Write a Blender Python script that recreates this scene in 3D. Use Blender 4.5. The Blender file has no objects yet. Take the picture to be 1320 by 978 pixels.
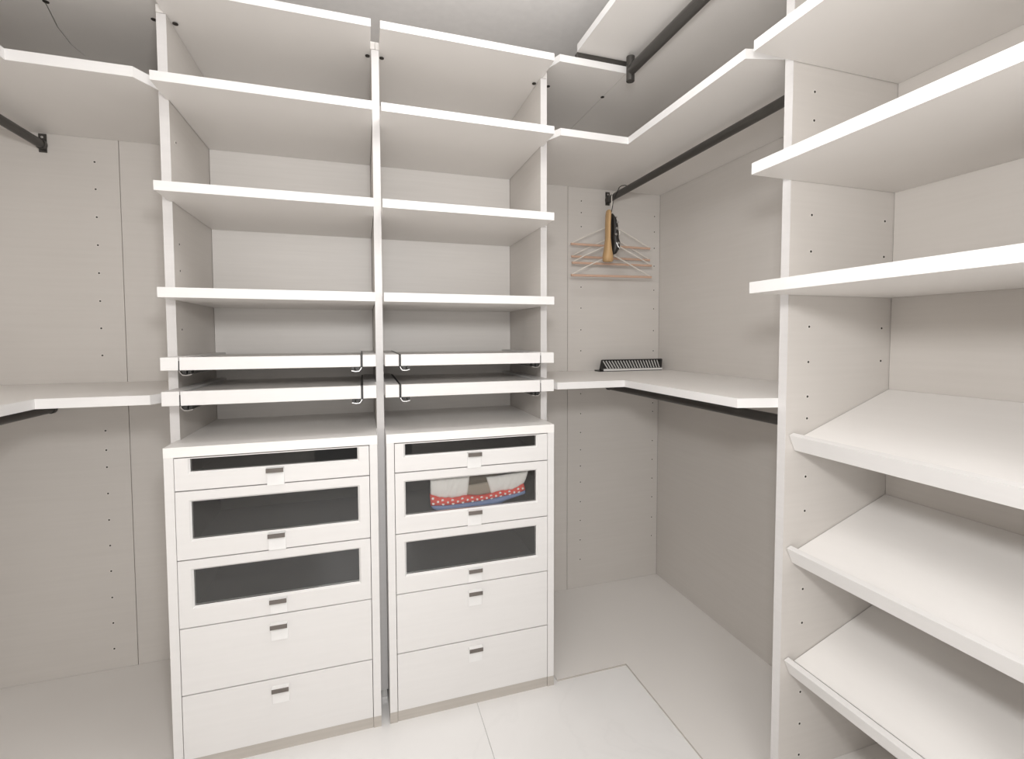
import bpy, bmesh, math, random
from mathutils import Matrix, Vector

# ------------------------------------------------------------------ camera, world, lights, exposure
S = bpy.context.scene
COL = S.collection
random.seed(4)

cam_d = bpy.data.cameras.new('camera')
cam = bpy.data.objects.new('camera', cam_d); COL.objects.link(cam)
S.camera = cam
FPX, YAW, PITCH, ROLL, CY = 613.04, 0.3038, -0.0439, 0.00298, 461.56
cam_d.sensor_fit = 'HORIZONTAL'; cam_d.sensor_width = 36.0
cam_d.lens = FPX / 1320 * 36.0
cam_d.shift_y = -(489 - CY) / 1320
cam_d.clip_start = 0.02
Rcam = Matrix.Rotation(-YAW, 4, 'Z') @ Matrix.Rotation(PITCH, 4, 'X') @ Matrix.Rotation(ROLL, 4, 'Y')
cam.matrix_world = Matrix.Translation((0, 0, 1.4)) @ Rcam @ Matrix.Rotation(math.pi / 2, 4, 'X')

W = bpy.data.worlds.new('world'); S.world = W
W.use_nodes = True
W.node_tree.nodes['Background'].inputs[0].default_value = (1.0, 0.97, 0.94, 1)
W.node_tree.nodes['Background'].inputs[1].default_value = 0.25

def lamp(name, kind, loc, energy, color, **kw):
    d = bpy.data.lights.new(name, kind); d.energy = energy; d.color = color
    for k, v in kw.items(): setattr(d, k, v)
    o = bpy.data.objects.new(name, d); COL.objects.link(o); o.location = loc
    return o
# the photographer's flash, a little above the lens, and the closet's ceiling light behind the camera
lamp('flash_light', 'POINT', (0.05, 0.05, 1.75), 33.0, (1.0, 0.998, 0.99), shadow_soft_size=0.09)
lamp('ceiling_light', 'POINT', (0.35, 1.08, 2.45), 8.0, (1.0, 0.998, 0.99), shadow_soft_size=0.16)

fill_lamp = lamp('rear_fill_light', 'AREA', (0.0, -1.27, 1.27), 11.0, (1.0, 0.995, 0.985), shape='RECTANGLE', size=0.86, size_y=1.6)
fill_lamp.rotation_euler = (math.pi / 2, 0, 0)      # unseen frontal fill, added behind the camera to lift the deep recesses

S.view_settings.view_transform = 'Standard'
S.view_settings.look = 'None'
S.view_settings.gamma = 1.0
S.view_settings.use_curve_mapping = False
S.view_settings.exposure = 0.55

# ------------------------------------------------------------------ materials
def nt(name):
    m = bpy.data.materials.new(name); m.use_nodes = True
    t = m.node_tree
    return m, t, t.nodes, t.links, t.nodes['Principled BSDF']

def laminate(name, ca, cb, rough=0.45, scale=(2.2, 2.2, 55), bump=0.04, blotch=0.35):
    """melamine board: fine horizontal linen grain over faint clouding"""
    m, t, n, l, p = nt(name)
    tc = n.new('ShaderNodeTexCoord')
    mp = n.new('ShaderNodeMapping'); mp.inputs['Scale'].default_value = scale
    l.new(tc.outputs['Object'], mp.inputs['Vector'])
    nz = n.new('ShaderNodeTexNoise'); nz.inputs['Scale'].default_value = 1.6; nz.inputs['Detail'].default_value = 5
    l.new(mp.outputs[0], nz.inputs['Vector'])
    n2 = n.new('ShaderNodeTexNoise'); n2.inputs['Scale'].default_value = 3.5; n2.inputs['Detail'].default_value = 2
    l.new(tc.outputs['Object'], n2.inputs['Vector'])
    mx = n.new('ShaderNodeMath'); mx.operation = 'MULTIPLY_ADD'
    mx.inputs[1].default_value = blotch
    l.new(n2.outputs['Fac'], mx.inputs[0])
    m3 = n.new('ShaderNodeMath'); m3.operation = 'MULTIPLY'; m3.inputs[1].default_value = 1 - blotch
    l.new(nz.outputs['Fac'], m3.inputs[0]); l.new(m3.outputs[0], mx.inputs[2])
    cr = n.new('ShaderNodeValToRGB')
    cr.color_ramp.elements[0].position = 0.32; cr.color_ramp.elements[0].color = (*ca, 1)
    cr.color_ramp.elements[1].position = 0.68; cr.color_ramp.elements[1].color = (*cb, 1)
    l.new(mx.outputs[0], cr.inputs[0]); l.new(cr.outputs[0], p.inputs['Base Color'])
    p.inputs['Roughness'].default_value = rough
    bp = n.new('ShaderNodeBump'); bp.inputs['Strength'].default_value = bump; bp.inputs['Distance'].default_value = 0.002
    l.new(nz.outputs['Fac'], bp.inputs['Height']); l.new(bp.outputs[0], p.inputs['Normal'])
    return m

def plain(name, c, rough=0.5, metal=0.0, spec=0.5):
    m, t, n, l, p = nt(name)
    nz = n.new('ShaderNodeTexNoise'); nz.inputs['Scale'].default_value = 30
    tc = n.new('ShaderNodeTexCoord'); l.new(tc.outputs['Object'], nz.inputs['Vector'])
    cr = n.new('ShaderNodeValToRGB')
    cr.color_ramp.elements[0].color = (*[x * 0.94 for x in c], 1)
    cr.color_ramp.elements[1].color = (*[min(1, x * 1.05) for x in c], 1)
    l.new(nz.outputs['Fac'], cr.inputs[0]); l.new(cr.outputs[0], p.inputs['Base Color'])
    p.inputs['Roughness'].default_value = rough; p.inputs['Metallic'].default_value = metal
    p.inputs['Specular IOR Level'].default_value = spec
    return m

def glass_mat(name, tint):
    m, t, n, l, p = nt(name)
    n.remove(p)
    out = n['Material Output']
    tr = n.new('ShaderNodeBsdfTransparent'); tr.inputs[0].default_value = (*tint, 1)
    gl = n.new('ShaderNodeBsdfGlossy'); gl.inputs['Roughness'].default_value = 0.02
    fr = n.new('ShaderNodeFresnel'); fr.inputs['IOR'].default_value = 1.55
    mx = n.new('ShaderNodeMixShader')
    l.new(fr.outputs[0], mx.inputs[0]); l.new(tr.outputs[0], mx.inputs[1]); l.new(gl.outputs[0], mx.inputs[2])
    l.new(mx.outputs[0], out.inputs['Surface'])
    return m

def tile_mat(name):
    m, t, n, l, p = nt(name)
    tc = n.new('ShaderNodeTexCoord')
    n1 = n.new('ShaderNodeTexNoise'); n1.inputs['Scale'].default_value = 1.3; n1.inputs['Detail'].default_value = 6
    n1.inputs['Distortion'].default_value = 1.6
    l.new(tc.outputs['Object'], n1.inputs['Vector'])
    cr = n.new('ShaderNodeValToRGB')
    e = cr.color_ramp.elements
    e[0].position = 0.30; e[0].color = (0.83, 0.816, 0.802, 1)
    e[1].position = 0.6; e[1].color = (0.875, 0.862, 0.85, 1)
    k = e.new(0.475); k.color = (0.862, 0.848, 0.836, 1)
    k = e.new(0.492); k.color = (0.845, 0.832, 0.82, 1)
    k = e.new(0.509); k.color = (0.862, 0.848, 0.836, 1)
    l.new(n1.outputs['Fac'], cr.inputs[0]); l.new(cr.outputs[0], p.inputs['Base Color'])
    p.inputs['Roughness'].default_value = 0.22
    return m

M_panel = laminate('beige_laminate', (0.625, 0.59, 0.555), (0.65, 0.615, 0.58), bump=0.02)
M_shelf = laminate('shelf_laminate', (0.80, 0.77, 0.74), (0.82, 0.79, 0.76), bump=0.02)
M_edge = laminate('white_edging', (0.76, 0.745, 0.735), (0.785, 0.77, 0.76), rough=0.4, bump=0.01)
M_strip = laminate('upright_edging', (0.66, 0.64, 0.63), (0.69, 0.67, 0.66), rough=0.4, bump=0.01)
M_front = laminate('white_drawer_laminate', (0.755, 0.738, 0.724), (0.78, 0.763, 0.75), rough=0.42, scale=(3, 3, 40), bump=0.02)
M_top = laminate('brightened_top_laminate', (0.875, 0.85, 0.825), (0.895, 0.87, 0.845), rough=0.4, bump=0.01)  # whitened beyond the other boards; stands in for light on these tops
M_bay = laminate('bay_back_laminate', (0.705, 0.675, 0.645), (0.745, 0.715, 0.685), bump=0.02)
M_plinth = laminate('plinth_laminate', (0.46, 0.425, 0.385), (0.54, 0.50, 0.455))
M_ceil = plain('ceiling_paint', (0.82, 0.80, 0.785), 0.8)
M_wall = plain('wall_paint', (0.78, 0.76, 0.74), 0.8)
M_tile = tile_mat('porcelain_tile')
M_grout = plain('grout', (0.60, 0.58, 0.56), 0.9)
M_hole = plain('dark_hole', (0.03, 0.025, 0.02), 0.8)
M_ring = plain('pin_collar', (0.70, 0.67, 0.63), 0.5)
M_rod = plain('bronze_rod', (0.085, 0.080, 0.074), 0.34, 0.6)
M_chrome = plain('chrome_dark_reflection', (0.20, 0.18, 0.165), 0.34, 0.8)  # dark reflections in the chrome lip, put into its colour
M_pull = plain('chrome_pale_reflection', (0.86, 0.85, 0.84), 0.22, 0.0, 0.6)  # white reflections in the chrome plate, put into its colour
M_slide = plain('slide_metal', (0.55, 0.54, 0.53), 0.25, 1.0)
M_black = plain('black_metal', (0.015, 0.014, 0.013), 0.4)
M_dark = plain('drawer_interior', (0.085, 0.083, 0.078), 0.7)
M_glass = glass_mat('drawer_glass', (0.95, 0.95, 0.945))
M_wood = plain('hanger_tube', (0.60, 0.40, 0.30), 0.6)
M_wire = plain('hanger_wire', (0.80, 0.76, 0.70), 0.4, 0.2)
M_brush = plain('tan_wood', (0.52, 0.33, 0.16), 0.5)
M_bristle = plain('black_pad', (0.018, 0.015, 0.013), 0.5)
M_silver = plain('silver', (0.75, 0.75, 0.75), 0.2, 0.9)
M_cloth = plain('white_cloth', (0.90, 0.88, 0.85), 0.8)
M_red = plain('red_cloth', (0.72, 0.07, 0.05), 0.7)
M_blue = plain('blue_cloth', (0.17, 0.25, 0.46), 0.6)
M_dot = plain('white_dots', (0.85, 0.82, 0.80), 0.7)
M_lining = plain('tan_lining', (0.36, 0.31, 0.25), 0.8)
M_liningd = plain('dark_lining', (0.11, 0.09, 0.065), 0.8)
M_grey = plain('pale_grey_plastic', (0.68, 0.67, 0.66), 0.35)

# ------------------------------------------------------------------ helpers
ORG = {}
def origin(o):
    return ORG.get(o.name, Vector((0, 0, 0)))

def thing(name, loc, label, cat, group=None):
    o = bpy.data.objects.new(name, None); COL.objects.link(o)
    o.empty_display_size = 0.1
    o.location = loc; ORG[o.name] = Vector(loc)
    o['label'] = label; o['category'] = cat
    if group: o['group'] = group
    return o

def link(name, bm, mat, parent=None, smooth=False, label=None):
    off = origin(parent) if parent else Vector((0, 0, 0))
    bmesh.ops.recalc_face_normals(bm, faces=bm.faces[:])
    bmesh.ops.translate(bm, verts=bm.verts[:], vec=-off)
    me = bpy.data.meshes.new(name); bm.to_mesh(me); bm.free()
    me.materials.append(mat)
    if smooth:
        for p in me.polygons: p.use_smooth = True
    o = bpy.data.objects.new(name, me); COL.objects.link(o)
    if parent:
        o.parent = parent
        ORG[o.name] = off
    if label: o['label'] = label
    return o

def struct(o):
    o['kind'] = 'structure'; return o

def bx(bm, x0, x1, y0, y1, z0, z1, bev=0.0):
    r = bmesh.ops.create_cube(bm, size=1.0)
    vs = r['verts']
    for v in vs:
        v.co.x = (x0 + x1) / 2 + v.co.x * (x1 - x0)
        v.co.y = (y0 + y1) / 2 + v.co.y * (y1 - y0)
        v.co.z = (z0 + z1) / 2 + v.co.z * (z1 - z0)
    if bev > 0:
        es = list({e for v in vs for e in v.link_edges})
        bmesh.ops.bevel(bm, geom=es, offset=bev, segments=1, affect='EDGES')
    return bm

def box(*a, **k): return bx(bmesh.new(), *a, **k)

def prism(bm, pts, lo, hi, axis='z'):
    """extrude a polygon of 2-D points along an axis"""
    def P(a, b, c):
        return {'z': (a, b, c), 'y': (a, c, b), 'x': (c, a, b)}[axis]
    A = [bm.verts.new(P(a, b, lo)) for a, b in pts]
    B = [bm.verts.new(P(a, b, hi)) for a, b in pts]
    n = len(pts)
    bm.faces.new(A); bm.faces.new(B[::-1])
    for i in range(n):
        bm.faces.new((A[i], A[(i + 1) % n], B[(i + 1) % n], B[i]))
    return bm

def tube(bm, pts, r, seg=8, ry=None, caps=True, up=Vector((0, 0, 1))):
    """tube along a polyline; ry gives an oval second radius"""
    ry = ry or r
    pts = [Vector(p) for p in pts]
    rings = []
    for i, p in enumerate(pts):
        d = (pts[min(i + 1, len(pts) - 1)] - pts[max(i - 1, 0)]).normalized()
        u = up if abs(d.dot(up)) < 0.95 else Vector((1, 0, 0))
        a = d.cross(u).normalized(); b = a.cross(d).normalized()
        rings.append([bm.verts.new(p + a * r * math.cos(t) + b * ry * math.sin(t))
                      for t in (2 * math.pi * k / seg for k in range(seg))])
    for A, B in zip(rings, rings[1:]):
        for k in range(seg):
            bm.faces.new((A[k], A[(k + 1) % seg], B[(k + 1) % seg], B[k]))
    if caps:
        bm.faces.new(rings[0]); bm.faces.new(rings[-1][::-1])
    return bm

def disc(bm, c, r, axis, h, seg=8):
    """short cylinder centred on c"""
    c = Vector(c); d = Vector({'x': (1, 0, 0), 'y': (0, 1, 0), 'z': (0, 0, 1)}[axis])
    return tube(bm, [c - d * h / 2, c + d * h / 2], r, seg)

def pin_holes(parent, spots, axis, side):
    """row of drilled shelf pin holes, far too small to pick singly"""
    bm = bmesh.new()
    for p in spots: disc(bm, p, 0.0036, axis, 0.0016)
    o = link('pin_holes', bm, M_hole, parent); o['kind'] = 'stuff'
    bm = bmesh.new()
    for p in spots: disc(bm, p, 0.0070, axis, 0.0008, 10)
    o = link('pin_collars', bm, M_ring, parent); o['kind'] = 'stuff'

# ------------------------------------------------------------------ key measures (metres)
YW, XR, XL, YF, ZC = 2.365, 1.628, -1.513, -1.30, 2.74
XRW = XR + 0.0006
P1, P2, P3 = (-0.6203, -0.5926), (0.0459, 0.0727), (0.7059, 0.7329)
YP, YB, YS = 1.852, 2.277, 1.722
LA, LB, RA, RB = -0.5987, 0.0430, 0.0733, 0.7125
YL = 1.784
P4 = (1.0877, 1.1154); P4F, XU, XT = 1.1853, 1.040, 1.604
P5 = (0.430, 0.457)
SH = [(2.451, 2.4771), (2.1772, 2.2057), (1.8503, 1.8798), (1.5265, 1.5575)]
ZP = 0.006
g = 0.0006
gs = 0.0020      # visible dark joint round the loose shelves

# ------------------------------------------------------------------ room shell
fl = struct(link('floor', box(XL - .1, XR + .1, YF - .1, YW + .1, -0.06, -0.004), M_grout))
tx = [XL, -0.7455, 0.3962, XR]; ty = [YF, -0.62, 0.52, 1.66 - 1.0e-3 + 0.71]
for i in range(3):
    for j in range(3):
        link('tile', box(tx[i] + .0007, tx[i + 1] - .0007, ty[j] + .0007, min(ty[j + 1], YW) - .0007, -0.012, 0.0, bev=.0006), M_tile, fl)
struct(link('ceiling', box(XL - .1, XR + .1, YF - .1, YW + .1, ZC, ZC + .06), M_ceil))
wb = struct(link('wall_back', box(XL - .1, XR + .1, YW + .012, YW + .1, 0, ZC), M_hole))
sx = [XL, -0.938, -0.606, 0.719, 1.0565, XR]
for i in range(5):
    link('back_panel', box(sx[i] + .001, sx[i + 1] - (.001 if i < 4 else 0), YW, YW + .0115, 0, ZC, bev=.0006), M_panel, wb)
zl = [2.1109, 2.0028, 1.8912, 1.7789, 1.6661, 1.5527, 1.4419, 1.3306, 1.0195, .9386, .8671, .7564, .6449, .5362, .4272, .3143, .2043, .0932]
pin_holes(wb, [(-1.0205, YW - .0002, z) for z in zl], 'y', -1)
zr = [2.132, 2.0701, 1.9956, 1.6708, 1.5575, 1.4396, 1.3254, 1.09, .98, .876, .78, .69, .60, .49, .385, .275, .165]
pin_holes(wb, [(1.1350, YW - .0002, z) for z in zr] +
          [(1.5915, YW - .0002, z) for z in (2.0822, 1.9951, 1.9034, 1.8026, 1.6662, 1.5602, 1.436, 1.3202, 1.09, 1.02, .97, .80, .69, .58, .47, .35, .24)], 'y', -1)
struct(link('wall_left', box(XL - .06, XL, YF, YW, 0, ZC), M_panel))
struct(link('wall_right', box(XRW, XR + .06, YF, YW, 0, ZC), M_panel))
# the wall behind the camera, with the open doorway the photograph is taken from
wf = bmesh.new()
bx(wf, XL, -0.45, YF - .08, YF, 0, ZC); bx(wf, 0.45, XR, YF - .08, YF, 0, ZC); bx(wf, -0.45, 0.45, YF - .08, YF, 2.1, ZC)
struct(link('wall_front', wf, M_wall))
# thin raised laminate base under the corner shelves
b = bmesh.new(); prism(b, [(0.7335, 1.738), (1.0520, 1.738), (1.0520, 1.118), (XR, 1.118), (XR, YW - .001), (0.7335, YW - .001)], 0.0002, ZP)
tr1 = struct(link('trim_1', b, M_shelf))
link('edge_strip', box(0.7335, 1.0505, 1.7362, 1.7378, 0.0002, ZP), M_plinth, tr1, label='tan front edging')
link('edge_strip', box(1.0503, 1.0518, 1.118, 1.7362, 0.0002, ZP), M_plinth, tr1, label='tan front edging')
b = bmesh.new(); prism(b, [(-0.621, 1.738), (-0.950, 1.738), (-0.950, 0.9), (XL, 0.9), (XL, YW - .001), (-0.621, YW - .001)], 0.0002, ZP)
struct(link('trim_2', b, M_shelf))

# ------------------------------------------------------------------ central shelving frame: three uprights and two backs
fr = thing('shelving_frame', (0.056, 2.06, 0), 'tall two-bay laminate shelving frame with three slim uprights between the corner shelves', 'shelving')
ZT = 2.450
for (a, c), z0 in ((P1, 0.0), (P2, 0.038), (P3, 0.0)):
    up = link('side_panel', box(a, c, YP + .0012, YW - g, z0, ZT, bev=.0005), M_panel, fr)
    link('edge_strip', box(a, c, YP, YP + .0012, z0, ZT), M_strip, up, label='white front edging')
    if z0: link('foot', box(a + .004, c - .004, YP + .012, YP + .05, 0.0, z0), M_slide, up)
    holes = [(c, z) for z in (2.06, 1.72, 1.63, 1.43)] if a == P1[0] else []
    if holes: pin_holes(up, [(c + .0003, YP + .05, z) for _, z in holes], 'x', 1)
    cams = []
    if a != P3[0]: cams.append(c + .012)
    if a != P1[0]: cams.append(a - .012)
    for x in cams: link('cam_fitting', disc(bmesh.new(), (x, YP + .045, ZT - .0012), 0.0085, 'z', 0.0022, 12), M_hole, up)
link('bay_back', box(P1[1] + .0015, P2[0] - .0015, YB, YB + .010, 0.0, ZT), M_bay, fr)
link('bay_back', box(P2[1] + .0015, P3[0] - .0015, YB, YB + .010, 0.0, ZT), M_bay, fr)

def bay_shelf(bay, zb, zt, label, top=False):
    a, c = (LA, LB) if bay == 0 else (RA, RB)
    ia, ic = (P1[1] + gs, P2[0] - gs) if bay == 0 else (P2[1] + gs, P3[0] - gs)
    if top: ia, ic = (P1[0], 0.0585) if bay == 0 else (0.060, P3[1])
    t = thing('bay_shelf', ((a + c) / 2, (YS + YB) / 2, zb), label, 'shelf', 'flat shelves of the two-bay frame')
    bm = bmesh.new()
    prism(bm, [(a, YS + .0015), (c, YS + .0015), (c, YP - g), (ic, YP - g), (ic, (YW if top else YB) - gs), (ia, (YW if top else YB) - gs), (ia, YP - g), (a, YP - g)],
          zb + (.0006 if top else 0), zt)
    link('board', bm, M_shelf, t)
    link('edge_strip', box(a, c, YS, YS + .0014, zb, zt), M_edge, t, label='white front edging')
    return t
NM = ['left bay', 'right bay']
DESC = ['topmost in the %s, capping the uprights near the ceiling',
        'second from the top in the %s',
        'third from the top in the %s',
        'lowest of the %s, just above the pull-out trays']
for k in range(4):
    for bay in (0, 1):
        bay_shelf(bay, SH[k][0], SH[k][1], 'flat white shelf, ' + DESC[k] % NM[bay], top=(k == 0))

# ------------------------------------------------------------------ pull-out trays
def tray(bay, zb, zt, label, gx):
    a, c = (LA, LB) if bay == 0 else (RA, RB)
    ia, ic = (P1[1] + g, P2[0] - g) if bay == 0 else (P2[1] + g, P3[0] - g)
    g0, g1 = gx
    t = thing('pull_out_tray', ((a + c) / 2, 2.0, zb), label, 'tray', 'pull-out trays above the drawer chests')
    y0 = YS + .002
    w0, w1 = (.0013, .0035) if bay == 0 else (.0035, .0013)      # thin gap outside, wide gap beside the middle upright
    link('tray_front', box(g0 + w0, g1 - w1, y0, y0 + .019, zb, zt, bev=.001), M_front, t)
    link('tray_board', box(g0 + .0045, g1 - .0045, y0 + .0195, YB - .03, zb + .017, zt - .007), M_shelf, t)
    for s, (p, q, ip, iq) in enumerate(((a, g0, ia, g0 - .0045), (g1, c, g1 + .0045, ic))):
        bm = bmesh.new(); bx(bm, p + (0 if s == 0 else w1), q - (w0 if s == 0 else 0), y0, YP - g, zb, zt, bev=.001)
        bx(bm, ip, iq, YP, YB - g, zb, zt)
        link('side_block', bm, M_front, t)
        # bent metal runner: dark strip in the gap, J-shaped foot under the tray
        xm = g0 if s == 0 else g1
        d = 1 if s == 0 else -1
        inner = (s == 1) == (bay == 0)
        hw = .0026 if inner else .0006
        bm = bmesh.new()
        pts = [(xm - d * .0012, zb), (xm + d * .0015, zb - .008), (xm + d * .008, zb - .0165), (xm + d * .020, zb - .0175), (xm + d * .034, zb - .0145),
               (xm + d * .034, zb - .0120), (xm + d * .020, zb - .0148), (xm + d * .009, zb - .0138), (xm + d * .0035, zb - .007), (xm + d * .0012, zb)]
        prism(bm, pts, y0 + .003, YB - .04, 'y')
        r = link('runner', bm, M_slide, t)
        link('gap_strip', box(xm - hw, xm + hw, y0 - .0012, YB - .04, zb - .002, zt + (.0008 if inner else -.011)), M_black, r, label='black strip in the gap')
        for p, q, zz in ((.008, .020, .0125), (.024, .033, .0110)):
            link('bumper', box(*(sorted((xm + d * p, xm + d * q))), y0 + .001, y0 + .03, zb - zz, zb - .0005), M_black, r, label='black rubber bumper')
    return t
TR = [(1.2998, 1.3405), (1.1888, 1.2335)]
for bay in (0, 1):
    gx = (-0.5491, -0.0050) if bay == 0 else (0.1245, 0.6570)
    tray(bay, *TR[0], 'upper of the two white pull-out trays in the %s, with metal runners' % NM[bay], gx)
    tray(bay, *TR[1], 'lower white pull-out tray in the %s, right above the drawer chest' % NM[bay], gx)

# ------------------------------------------------------------------ drawer chests
CT, CK = 1.0581, 0.0400
def chest(bay, label):
    a, c = (LA, LB) if bay == 0 else (RA, RB)
    t = thing('drawer_chest', ((a + c) / 2, 1.95, 0), label, 'chest of drawers')
    ia, ic = a + .0268, c - .0268
    yb = YP - .002
    bm = bmesh.new(); bx(bm, a, ia, YS, yb, CK, CT - .032, bev=.0008); link('side_panel', bm, M_front, t)
    bm = bmesh.new(); bx(bm, ic, c, YS, yb, CK, CT - .032, bev=.0008); link('side_panel', bm, M_front, t)
    pa, pc = (P1[1] + g, P2[0] - g) if bay == 0 else (P2[1] + g, P3[0] - g)
    bm = bmesh.new()
    prism(bm, [(a, YS), (c, YS), (c, YP - g), (pc, YP - g), (pc, YB - g), (pa, YB - g), (pa, YP - g), (a, YP - g)], CT - .0319, CT)
    link('top_panel', bm, M_top, t)
    bm = bmesh.new(); bx(bm, ia + .001, ic - .001, YS + .004, YS + .022, 0, CK - .001)
    bx(bm, a, ia, YS + .001, yb, 0, CK - .0006); bx(bm, ic, c, YS + .001, yb, 0, CK - .0006)
    link('plinth', bm, M_plinth, t, label='beige kick strip')
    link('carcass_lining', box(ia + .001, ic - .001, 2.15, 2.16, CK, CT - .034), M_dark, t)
    cuts = [1.0245, 0.9178, 0.6955, 0.4745, 0.2540, CK - .0012]
    wins = [(0.9770, 1.0242), (0.7595, 0.8810), (0.5415, 0.6595), None, None]
    hz = [0.9745, 0.7565, 0.5345, 0.4480, 0.2300]
    xh = -0.2823 if bay == 0 else 0.3900
    wx = (-0.5280, -0.0245) if bay == 0 else (0.1385, 0.6385)
    e = .0019
    for k in range(5):
        z1, z0 = cuts[k] - e, cuts[k + 1] + e
        x0, x1 = ia + e, ic - e
        bm = bmesh.new()
        if wins[k]:
            w0, w1 = wins[k]
            c0 = .006
            # front frame with a chamfered opening
            def ring(x0, x1, z0, z1, y): return [bm.verts.new(v) for v in ((x0, y, z0), (x1, y, z0), (x1, y, z1), (x0, y, z1))]
            top_open = k == 0
            wt = z1 - .0025 if top_open else w1 + c0
            A = ring(x0, x1, z0, z1, YS)
            B = ring(wx[0] - c0, wx[1] + c0, w0 - c0, wt, YS)
            Cc = ring(wx[0], wx[1], w0, wt - (.0005 if top_open else c0), YS + .007)
            D = ring(wx[0], wx[1], w0, wt - (.0005 if top_open else c0), YS + .020)
            E2 = ring(x0, x1, z0, z1, YS + .020)
            for R1, R2 in ((A, B), (B, Cc), (Cc, D), (D, E2), (E2, A)):
                for i in range(4):
                    bm.faces.new((R1[i], R1[(i + 1) % 4], R2[(i + 1) % 4], R2[i]))
        else:
            bx(bm, x0, x1, YS, YS + .020, z0, z1, bev=.0008)
        dr = link('drawer', bm, M_front, t)
        if wins[k]:
            link('glass_pane', box(wx[0] + .0004, wx[1] - .0004, YS + .0085, YS + .0125, w0 + .0004, (wt - .001 if k == 0 else w1 - .0004)), M_glass, dr, label='clear grey glass pane')
            bm = bmesh.new()
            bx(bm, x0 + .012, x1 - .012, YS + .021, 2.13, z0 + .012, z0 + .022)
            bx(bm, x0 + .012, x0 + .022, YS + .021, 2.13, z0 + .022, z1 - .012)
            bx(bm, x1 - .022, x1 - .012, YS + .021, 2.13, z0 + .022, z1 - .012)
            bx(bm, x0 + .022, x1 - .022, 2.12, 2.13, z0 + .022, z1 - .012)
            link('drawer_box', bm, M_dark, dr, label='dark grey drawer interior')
        # pull: chrome plate painted pale, with a projecting lip painted dark
        zt = hz[k]; hw = .0262
        pb = bmesh.new()
        plate_h = .061 if k != 2 else .056
        bx(pb, xh - hw, xh + hw, YS - .0042, YS - .0002, zt - plate_h, zt, bev=.0006)
        bx(pb, xh - hw, xh + hw, YS - .0190, YS - .0042, zt - .0032, zt, bev=.0006)
        h = link('handle', pb, M_pull, dr, label='pale metal tab pull')
        hs = bmesh.new(); bx(hs, xh - hw, xh + hw, YS - .0215, YS - .0190, zt - .0145, zt, bev=.0006)
        link('handle_lip', hs, M_chrome, dr, label='brushed steel grip edge')
    return t
chest(0, 'white five-drawer chest in the left bay, three glass-fronted empty drawers above two solid ones')
chest(1, 'white five-drawer chest in the right bay with patterned fabric behind its second glass front')

# ------------------------------------------------------------------ corner shelves (L-shaped, chamfered where they meet the uprights)
def corner_shelf(side, zb, zt, xi, xs, yi, label, seam=None, yend=None):
    """side 1: right of the frame; side -1: left. xi: inner corner, xs: start of chamfer"""
    t = thing('corner_shelf', ((xi + (XR if side > 0 else XL)) / 2, 2.1, zb), label, 'corner shelf', 'L-shaped corner shelves')
    xp = P3[1] + g if side > 0 else P1[0] - g
    xw = XR - gs if side > 0 else XL + gs
    yw = YW - gs
    if side > 0:
        ye = 1.146
        poly = [(xp, YP), (xs, yi), (xi, yi), (xi, ye), (P4F, P4[1] + g), (xw, P4[1] + g), (xw, yw), (xp, yw)]
        edge = [(xp, YP), (xs, yi), (xi, yi), (xi, ye), (P4F, P4[1] + g)]
    else:
        ye = yend
        poly = [(xp, YP), (xs, yi), (xi, yi), (xi, ye), (xw, ye), (xw, yw), (xp, yw)]
        edge = [(xp, YP), (xs, yi), (xi, yi), (xi, ye)]
    zt0 = zt
    if seam:
        cut = seam
        if side > 0:
            A = [(xp, YP), (xs, yi)] + cut + [(xp, yw)]
            B = [(xi, yi), (xi, ye), (P4F, P4[1] + g), (xw, P4[1] + g), (xw, yw)] + [(x + .0018, y) for x, y in cut[::-1]]
        else:
            A = [(xp, YP), (xs, yi)] + cut + [(xp, yw)]
            B = [(xi, yi), (xi, ye), (xw, ye), (xw, yw)] + [(x - .0034, y) for x, y in cut[::-1]]
        for P in (A, B):
            link('board', prism(bmesh.new(), P, zb, zt0), M_shelf, t)
    else:
        link('board', prism(bmesh.new(), poly, zb, zt0), M_shelf, t)
    # edging: a thin ribbon following the front outline
    bm = bmesh.new()
    sg = side
    off = []
    n = len(edge)
    for i, p in enumerate(edge):
        p = Vector(p)
        ns = []
        for q, r in ((i - 1, i), (i, i + 1)):
            if q >= 0 and r < n:
                d = (Vector(edge[r]) - Vector(edge[q])).normalized()
                ns.append(Vector((d.y, -d.x)) * sg)
        m = sum(ns, Vector((0, 0))); m.normalize()
        k = 1.0 / max(0.4, m.dot(ns[0]))
        off.append(p + m * .0014 * k)
    pts = list(edge) + [tuple(v) for v in off[::-1]]
    prism(bm, pts, zb, zt)
    link('edge_strip', bm, M_edge, t, label='white front edging')
    return t
cs_top = corner_shelf(1, 2.4889, 2.5164, 1.0662, 0.7622, YL, 'topmost white-edged corner shelf right of the frame, under the ceiling',
             seam=[(1.0580, YL), (1.0560, 1.99), (1.0560, YW - g)])
corner_shelf(1, 2.2030, 2.2309, 1.0700, 0.7660, YL, 'high right-hand corner shelf whose rod carries the wire hangers')
corner_shelf(1, 1.1876, 1.2157, 1.0630, 0.7530, YL, 'waist-high right-hand corner shelf carrying the black slatted rack')
corner_shelf(-1, 2.4889, 2.5164, -0.960, -0.6600, YL, 'topmost corner shelf at upper left with a curved underside joint', yend=0.95,
             seam=[(-0.959, YL), (-0.9652, 1.9776), (-0.985, 2.055), (-0.9998, 2.1101), (-1.0123, 2.2204), (-1.0035, 2.2891), (-0.9772, 2.3133), (-0.93, 2.330), (-0.87, YW - g)])
corner_shelf(-1, 2.2050, 2.2370, -0.9750, -0.6640, YL, 'high left-hand corner shelf with a dark rod beneath it', yend=0.95)
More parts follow.
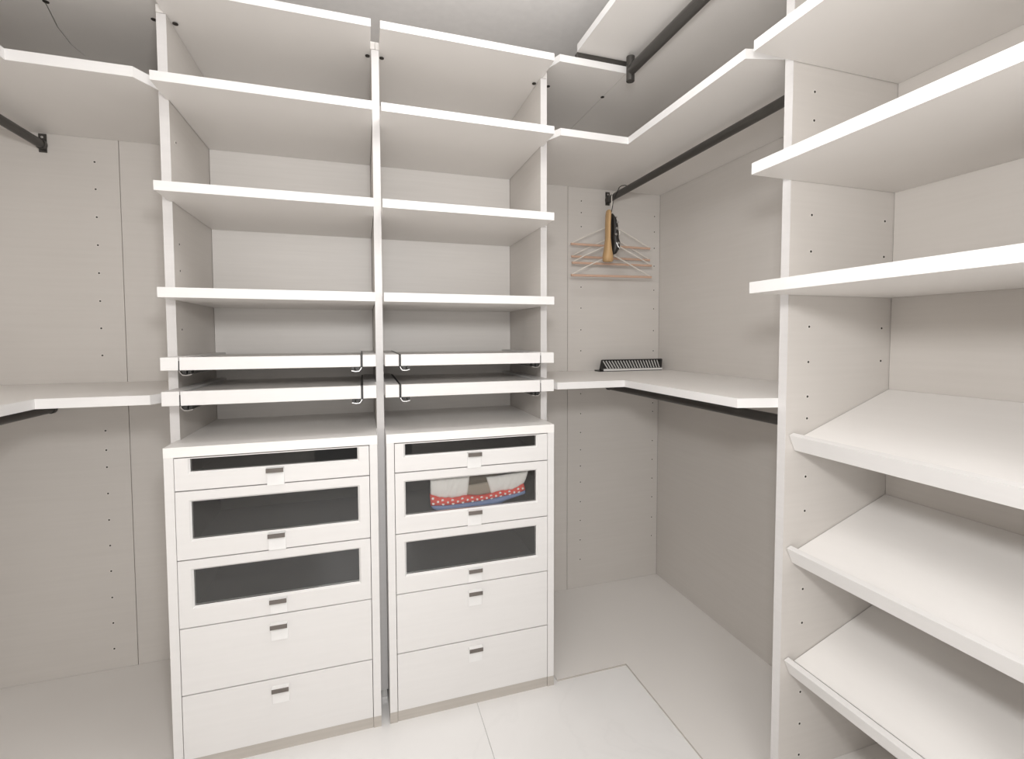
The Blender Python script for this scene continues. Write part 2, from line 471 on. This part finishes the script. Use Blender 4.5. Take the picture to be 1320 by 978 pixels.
corner_shelf(-1, 1.1888, 1.2192, -0.9430, -0.6500, YL, 'waist-high left-hand corner shelf beside the left drawer chest', yend=0.95)
for x, y in ((1.0564, 1.985), (0.7857, 1.9708)):
    link('cam_fitting', disc(bmesh.new(), (x, y, 2.4885), 0.0085, 'z', 0.003, 12), M_hole, cs_top)
cl = [o for o in COL.objects if o.get('label', '').startswith('topmost corner shelf at upper left')][0]
for x, y in ((-0.9600, 1.964), (-0.6640, 1.9633)):
    link('cam_fitting', disc(bmesh.new(), (x, y, 2.4885), 0.0085, 'z', 0.003, 12), M_hole, cl)

# storage shelf over the top right corner, with a dark bar in the band beneath it
pl = thing('storage_shelf', (1.22, 1.4, 2.5385), 'pale shelf panel close under the ceiling above the upper right rod', 'shelf')
link('board', box(0.8374, XR - g, 0.30, 1.784, 2.5385, 2.567), M_shelf, pl)
link('edge_strip', box(0.8360, 0.8373, 0.30, 1.784, 2.5385, 2.567), M_edge, pl, label='white front edging')
rl = link('dark_bar', box(0.836, 1.0640, 1.7846, 1.806, 2.5168, 2.5382, bev=.001), M_rod)
rl['label'] = 'dark flat bar between top right corner shelf and pale panel above'; rl['category'] = 'rail'

# ------------------------------------------------------------------ hanging rods
def rod(x, z, y0, y1, label, wall=True, rx=.0135, rz=.0180, low=.028):
    t = thing('hanging_rod', (x, (y0 + y1) / 2, z), label, 'rod', 'dark hanging rods')
    link('tube', tube(bmesh.new(), [(x, y0, z), (x, y1 - .004, z)], rx, 20, rz), M_rod, t, smooth=False)
    if wall:
        bm = bmesh.new()
        bx(bm, x - .013, x + .013, y1 - .004, y1 - .0005, z - low, z + .044, bev=.0008)
        tube(bm, [(x, y1 - .004, z), (x, y1 - .020, z)], rx + .003, 20, rz + .003)
        br = link('bracket', bm, M_rod, t)
        link('screw', disc(bmesh.new(), (x, y1 - .0045, z + .030), .0045, 'y', .003, 10), M_silver, br, label='bright screw head')
    return t
rod(1.292, 2.148, P4[1] + .001, YW, 'dark oval hanging rod under the high right corner shelf, carrying hangers')
rod(1.300, 1.127, P4[1] + .001, YW, 'dark hanging rod under the waist-high right corner shelf', low=.012)
rod(-1.185, 2.158, 0.96, YW, 'dark hanging rod at upper left under the high corner shelf')
rod(-1.190, 1.122, 0.96, YW, 'dark hanging rod under the waist-high left corner shelf', low=.012)
t = rod(1.0470, 2.4720, 0.35, 1.735, 'uppermost dark hanging rod, close under the ceiling right of the frame', wall=False, rx=.0155, rz=.0240)
bm = bmesh.new(); tube(bm, [(1.0470, 1.732, 2.4300), (1.0470, 1.732, 2.526)], .0165, 18)
link('end_post', bm, M_rod, t, label='round post that carries the rod end')

# ------------------------------------------------------------------ right-hand shoe tower
tw = thing('shoe_tower', (1.4, 0.77, 0), 'laminate shelf tower filling the right side of the picture', 'shelving')
for (a, c) in (P4, P5):
    up = link('side_panel', box(P4F + .0013, XR - g, a, c, 0, 2.4880, bev=.0005), M_panel, tw)
    link('edge_strip', box(P4F, P4F + .0012, a, c, 0, 2.4880), M_strip, up, label='white front edging')
    if a == P4[0]:
        k = .985
        fz = [2.1213, 2.0385, 1.7621, 1.6542, 1.4292, 1.3226, 1.2176, 1.151, .9718, .8655, .6203, .5131, .2919, .1893, .0883]
        bz = [1.7646, 1.6524, 1.4254, 1.3207]
        pin_holes(up, [(1.2860 * k, a - .0003, 1.4 + (z - 1.4) * k) for z in fz] + [(1.589 * k, a - .0003, 1.4 + (z - 1.4) * k) for z in bz], 'y', -1)
link('back_board', box(XT, XT + .010, P5[1] + g, P4[0] - .0015, 0, 2.4880), M_panel, tw)
link('base_board', box(P4F + .03, XT - g, P5[1] + g, P4[0] - g, 0.0, 0.055), M_shelf, tw)

def tower_shelf(zb, zt, label):
    y0, y1 = P5[1] - .013, P4[0] - .0012
    t = thing('tower_shelf', (1.32, .77, zb), label, 'shelf', 'flat shelves of the shoe tower')
    y1e = 1.0835
    bm = bmesh.new()
    prism(bm, [(XU + .0015, y0), (P4F - g, y0), (P4F - g, P5[1] + gs), (XT - gs, P5[1] + gs), (XT - gs, P4[0] - gs), (P4F - g, P4[0] - gs), (XU + .0015, y1e)], zb, zt)
    link('board', bm, M_shelf, t)
    link('edge_strip', box(XU, XU + .0014, y0, y1e, zb, zt), M_edge, t, label='white front edging')
kz = lambda z: 1.4 + (z - 1.4) * .985
tower_shelf(kz(2.1962), kz(2.2253), 'white-edged flat shelf highest in the right-hand tower')
tower_shelf(kz(1.8567), kz(1.8884), 'white-edged flat shelf in the middle of the three in the right-hand tower')
tower_shelf(kz(1.5230), kz(1.5546), 'white-edged flat shelf lowest of the three in the right-hand tower')

def shoe_shelf(dz, label):
    t = thing('shoe_shelf', (1.4, .77, 1.10 + dz), label, 'slanted shelf', 'slanted shoe shelves')
    y0, y1 = P5[1] + gs, P4[0] - gs
    bm = bmesh.new()
    th = .019
    A = [(1.2380, 1.0985 + dz), (XT - gs, 1.2300 + dz), (XT - gs, 1.2300 - th + dz), (1.2440, 1.0985 - th + dz)]
    prism(bm, A, y0, y1, 'y')
    link('board', bm, M_top, t)
    bm = bmesh.new()
    L = [(1.1985, 1.1085 + dz), (1.2140, 1.1145 + dz), (1.2370, 1.0690 + dz), (1.2200, 1.0620 + dz)]
    prism(bm, L, y0, y1, 'y')
    link('lip', bm, M_front, t, label='upturned white front lip')
shoe_shelf(0.0, 'slanted white shoe shelf with raised lip, topmost of the slanted ones')
shoe_shelf(-0.3400, 'slanted white shoe shelf with raised lip, second from the top')
shoe_shelf(-0.6840, 'slanted white shoe shelf with raised lip, lowest of the slanted ones')

# ------------------------------------------------------------------ wire hangers in a cascade
def hanger(z, y, dx, tilt, label, first=False):
    cx = 1.2705 + dx
    t = thing('wire_hanger', (cx, y, z), label, 'hanger', 'wire hangers on the right rod')
    w = .236
    bm = bmesh.new(); tube(bm, [(cx - w, y, z - tilt), (cx + w, y, z + tilt)], .0062, 8)
    link('bar', bm, M_wood, t, label='pinkish tan cardboard tube')
    bm = bmesh.new()
    ap = z + .110
    tube(bm, [(cx - w + .004, y, z - tilt + .004), (cx - .16, y, z + .040), (cx - .02, y, ap - .006), (cx, y, ap + .006)], .0030, 6)
    tube(bm, [(cx + w - .004, y, z + tilt + .004), (cx + .16, y, z + .040), (cx + .02, y, ap - .006), (cx, y, ap + .006)], .0030, 6)
    link('shoulder_wire', bm, M_wire, t)
    bm = bmesh.new()
    top = (2.148 if first else z + .165)
    rr = .020
    pts = [(cx, y, ap), (cx, y, top)]
    for k in range(0, 9):
        a = math.pi - k * math.pi / 8 * 1.15
        pts.append((cx + rr + rr * math.cos(a), y, top + rr * math.sin(a)))
    tube(bm, pts, .0026, 6)
    link('hook', bm, M_wire, t)
for z, y, dx, tl, lb, f in ((1.8835, 2.285, .004, .0, 'wire hanger with tan tube bar, highest of the four at the back wall', True),
                            (1.8235, 2.305, .0165, .001, 'wire hanger with tan tube bar, second highest of the four', False),
                            (1.7850, 2.262, .0, .002, 'wire hanger with tan tube bar, second lowest of the four', False),
                            (1.7190, 2.242, -.014, .003, 'wire hanger with tan tube bar, lowest of the four at the back wall', False)):
    hanger(z, y, dx, tl, lb, f)

# wooden brush with a black pad, hooked over the same rod, seen nearly edge-on
YBK = 2.18
br = thing('clothes_brush', (1.22, YBK, 1.78), 'tan wooden brush with a black pad hanging edge-on before the hangers', 'brush')
def loft(bm, prof, dx=0.0):
    """stack of rounded-rectangle sections: (z, xc, hx, hy)"""
    rings = []
    for z, xc, hx, hy in prof:
        xc -= dx; ring = []
        for k in range(12):
            a = 2 * math.pi * k / 12
            ca, sa = math.cos(a), math.sin(a)
            ring.append(bm.verts.new((xc + hx * math.copysign(abs(ca) ** .6, ca), YBK + hy * math.copysign(abs(sa) ** .6, sa), z)))
        rings.append(ring)
    for A, B in zip(rings, rings[1:]):
        for k in range(12): bm.faces.new((A[k], A[(k + 1) % 12], B[(k + 1) % 12], B[k]))
    bm.faces.new(rings[0]); bm.faces.new(rings[-1][::-1])
    return bm
link('back_board', loft(bmesh.new(), [(1.781, 1.213, .018, .012), (1.786, 1.213, .024, .022), (1.81, 1.2125, .024, .026), (1.845, 1.212, .016, .026), (1.90, 1.212, .0085, .022),
                                       (1.97, 1.212, .0085, .022), (2.02, 1.2145, .009, .022), (2.037, 1.215, .0085, .018), (2.042, 1.215, .006, .010)], .017), M_brush, br, smooth=True)
pad = link('black_pad', loft(bmesh.new(), [(1.818, 1.231, .006, .012), (1.824, 1.236, .013, .02), (1.85, 1.244, .020, .032), (1.88, 1.246, .020, .032), (1.90, 1.241, .0165, .031),
                                      (1.93, 1.241, .016, .031), (1.96, 1.239, .0145, .031), (2.00, 1.233, .009, .026), (2.024, 1.227, .003, .01)], .011), M_bristle, br, smooth=True, label='curved black pad with silver studs')
for x, z, r in ((1.236, 1.976, .006), (1.234, 1.945, .007), (1.228, 1.915, .006), (1.242, 1.872, .006), (1.231, 2.001, .004)):
    link('stud', disc(bmesh.new(), (x - .006, YBK - .0335, z), r, 'y', .006, 10), M_silver, pad, label='small silver stud')
bm = bmesh.new()
tube(bm, [(1.2255, YBK - .0335, 1.875), (1.236, YBK - .0345, 1.853), (1.242, YBK - .0345, 1.846), (1.245, YBK - .0335, 1.855)], .0028, 6)
link('buckle', bm, M_silver, pad, label='curved silver buckle')
bm = bmesh.new()
pts = [(1.212, YBK, 2.022), (1.220, YBK, 2.060), (1.228, YBK, 2.100), (1.2535, YBK, 2.150)]
pts += [(1.292 - .038 * math.cos(a), YBK, 2.148 + .026 * math.sin(a)) for a in (0.5, 1.0, 1.57, 2.1, 2.6)]
tube(bm, pts, .0022, 6)
link('hook', bm, M_black, br, label='thin black wire hook')

# ------------------------------------------------------------------ black slatted rack on the waist-high shelf
rk = thing('slatted_rack', (1.40, 2.28, 1.2157), 'black slatted rack with a pale front bar lying on the waist-high right shelf', 'rack')
z0 = 1.2159
x0, x1, ya, yb2 = 1.196, 1.585, 2.262, 2.318
bm = bmesh.new(); bx(bm, x0, x1 - .003, ya, ya + .062, z0, z0 + .007, bev=.002)
link('base', bm, M_black, rk)
bm = bmesh.new(); bx(bm, x0 + .022, x1 - .006, ya - .006, ya - .0005, z0 + .003, z0 + .0145, bev=.0015)
link('front_bar', bm, M_grey, rk, label='pale grey front bar')
zt = z0 + .056
tl, tr = x0 + .044, x1 + .029
bm = bmesh.new()
tube(bm, [(tl, yb2, zt), (tr, yb2, zt)], .0050, 8)
tube(bm, [(x0 + .006, ya + .004, z0 + .011), (tl, yb2, zt)], .0060, 8)
tube(bm, [(x1 - .012, ya + .004, z0 + .011), (tr, yb2, zt)], .0060, 8)
tube(bm, [(x0 + .006, ya + .004, z0 + .011), (x1 - .012, ya + .004, z0 + .011)], .0050, 8)
link('frame', bm, M_black, rk)
bm = bmesh.new()
A = [(x0 + .008, ya + .006, z0 + .010), (x1 - .014, ya + .006, z0 + .010), (tr - .003, yb2 + .002, zt - .001), (tl + .003, yb2 + .002, zt - .001)]
v1 = [bm.verts.new(p) for p in A]; v2 = [bm.verts.new((p[0], p[1] + .003, p[2] - .002)) for p in A]
bm.faces.new(v1); bm.faces.new(v2[::-1])
for i in range(4): bm.faces.new((v1[i], v1[(i + 1) % 4], v2[(i + 1) % 4], v2[i]))
link('backing', bm, M_black, rk)
for i in range(20):
    xb = x0 + .052 + i * .0168; xt = tl + .010 + i * .0178
    link('slat', tube(bmesh.new(), [(xb, ya + .006, z0 + .0145), (xt - .006, yb2 - .005, zt - .003)], .0030, 5), M_grey, rk, label='pale slanted slat' if i == 0 else None)

# ------------------------------------------------------------------ folded patterned fabric behind the second glass front (right chest)
fb = thing('folded_garment', (0.42, 1.80, 0.7275), 'folded white garment with red dotted trim and blue hem in glass-fronted drawer', 'garment')
def PX(a, b):   # coordinates read on the drawer front -> x, z on the plane just behind the glass
    u = (a - 330) / 750.0
    return 0.2330 + u * 0.3836, 0.8669 - (b - (355 - 65 * u)) / 105.0 * 0.0514
def smooth_line(pts, n):
    L = [0]
    for p, q in zip(pts, pts[1:]): L.append(L[-1] + math.dist(p, q))
    out = []
    for k in range(n + 1):
        s = L[-1] * k / n
        i = max(j for j in range(len(L) - 1) if L[j] <= s + 1e-9)
        f = (s - L[i]) / (L[i + 1] - L[i])
        out.append((pts[i][0] + f * (pts[i + 1][0] - pts[i][0]), pts[i][1] + f * (pts[i + 1][1] - pts[i][1])))
    return out
def pad_sheet(top, bot, y, bulge, n=20, m=6, thick=.016, wob=0.0):
    top = smooth_line([PX(*p) for p in top], n); bot = smooth_line([PX(*p) for p in bot], n)
    bm = bmesh.new(); F = []; Bk = []
    for i in range(n + 1):
        cf, cb = [], []
        for j in range(m + 1):
            s = j / m
            x = top[i][0] + s * (bot[i][0] - top[i][0]); z = top[i][1] + s * (bot[i][1] - top[i][1])
            bl = bulge * math.sin(math.pi * (0.06 + .88 * s)) * (math.sin(math.pi * (.06 + .88 * i / n)) ** .4)
            bl += wob * math.sin(i * 1.7 + j * 1.1) * math.sin(math.pi * i / n)
            cf.append(bm.verts.new((x, y - bl, z))); cb.append(bm.verts.new((x, y + thick, z)))
        F.append(cf); Bk.append(cb)
    for i in range(n):
        for j in range(m):
            bm.faces.new((F[i][j], F[i + 1][j], F[i + 1][j + 1], F[i][j + 1]))
            bm.faces.new((Bk[i][j], Bk[i][j + 1], Bk[i + 1][j + 1], Bk[i + 1][j]))
        bm.faces.new((F[i][0], Bk[i][0], Bk[i + 1][0], F[i + 1][0])); bm.faces.new((F[i][m], F[i + 1][m], Bk[i + 1][m], Bk[i][m]))
    for j in range(m):
        bm.faces.new((F[0][j], F[0][j + 1], Bk[0][j + 1], Bk[0][j])); bm.faces.new((F[n][j], Bk[n][j], Bk[n][j + 1], F[n][j + 1]))
    return bm
YG = 1.765
redtop = [(325, 460), (400, 485), (500, 490), (590, 470), (680, 478), (780, 465), (850, 440), (960, 432), (1045, 385)]
redbot = [(330, 548), (450, 548), (600, 530), (720, 515), (800, 500), (900, 480), (1000, 462), (1058, 440)]
blubot = [(345, 575), (400, 600), (600, 590), (850, 552), (900, 522), (1000, 490), (1060, 470)]
link('white_cloth', pad_sheet([(330, 340), (620, 315)], [(330, 468), (400, 490), (520, 490), (600, 474)], YG, .010, wob=.003), M_cloth, fb, True)
link('white_cloth', pad_sheet([(752, 335), (840, 325), (1085, 280)], [(790, 470), (850, 445), (960, 437), (1050, 385)], YG, .010, wob=.003), M_cloth, fb, True)
link('lining', pad_sheet([(580, 405), (680, 390), (795, 372)], [(590, 478), (700, 482), (800, 468)], YG + .006, .004), M_lining, fb, True, label='tan lining in the neck opening')
link('lining', pad_sheet([(600, 318), (720, 318), (850, 305)], [(600, 415), (720, 400), (800, 385)], YG + .012, .003), M_liningd, fb, True, label='dark inside of the neck opening')
rt = link('red_trim', pad_sheet(redtop, redbot, YG - .003, .010), M_red, fb, True, label='red trim with white polka dots')
link('blue_hem', pad_sheet(redbot, blubot, YG - .001, .009), M_blue, fb, True, label='blue lower hem')
bm = bmesh.new()
tl = smooth_line([PX(*p) for p in redtop], 40); bl = smooth_line([PX(*p) for p in redbot], 40)
for i in range(1, 40, 2):
    for f in ((.30, .78) if (i // 2) % 2 == 0 else (.54,)):
        x = tl[i][0] + f * (bl[i][0] - tl[i][0]); z = tl[i][1] + f * (bl[i][1] - tl[i][1])
        blg = .010 * math.sin(math.pi * (.06 + .88 * f)) * (math.sin(math.pi * (.06 + .88 * i / 40)) ** .4)
        disc(bm, (x, YG - .003 - blg, z), (.0050 if i % 4 == 1 else .0042), 'y', .0012, 8)
o = link('polka_dots', bm, M_dot, rt); o['kind'] = 'stuff'
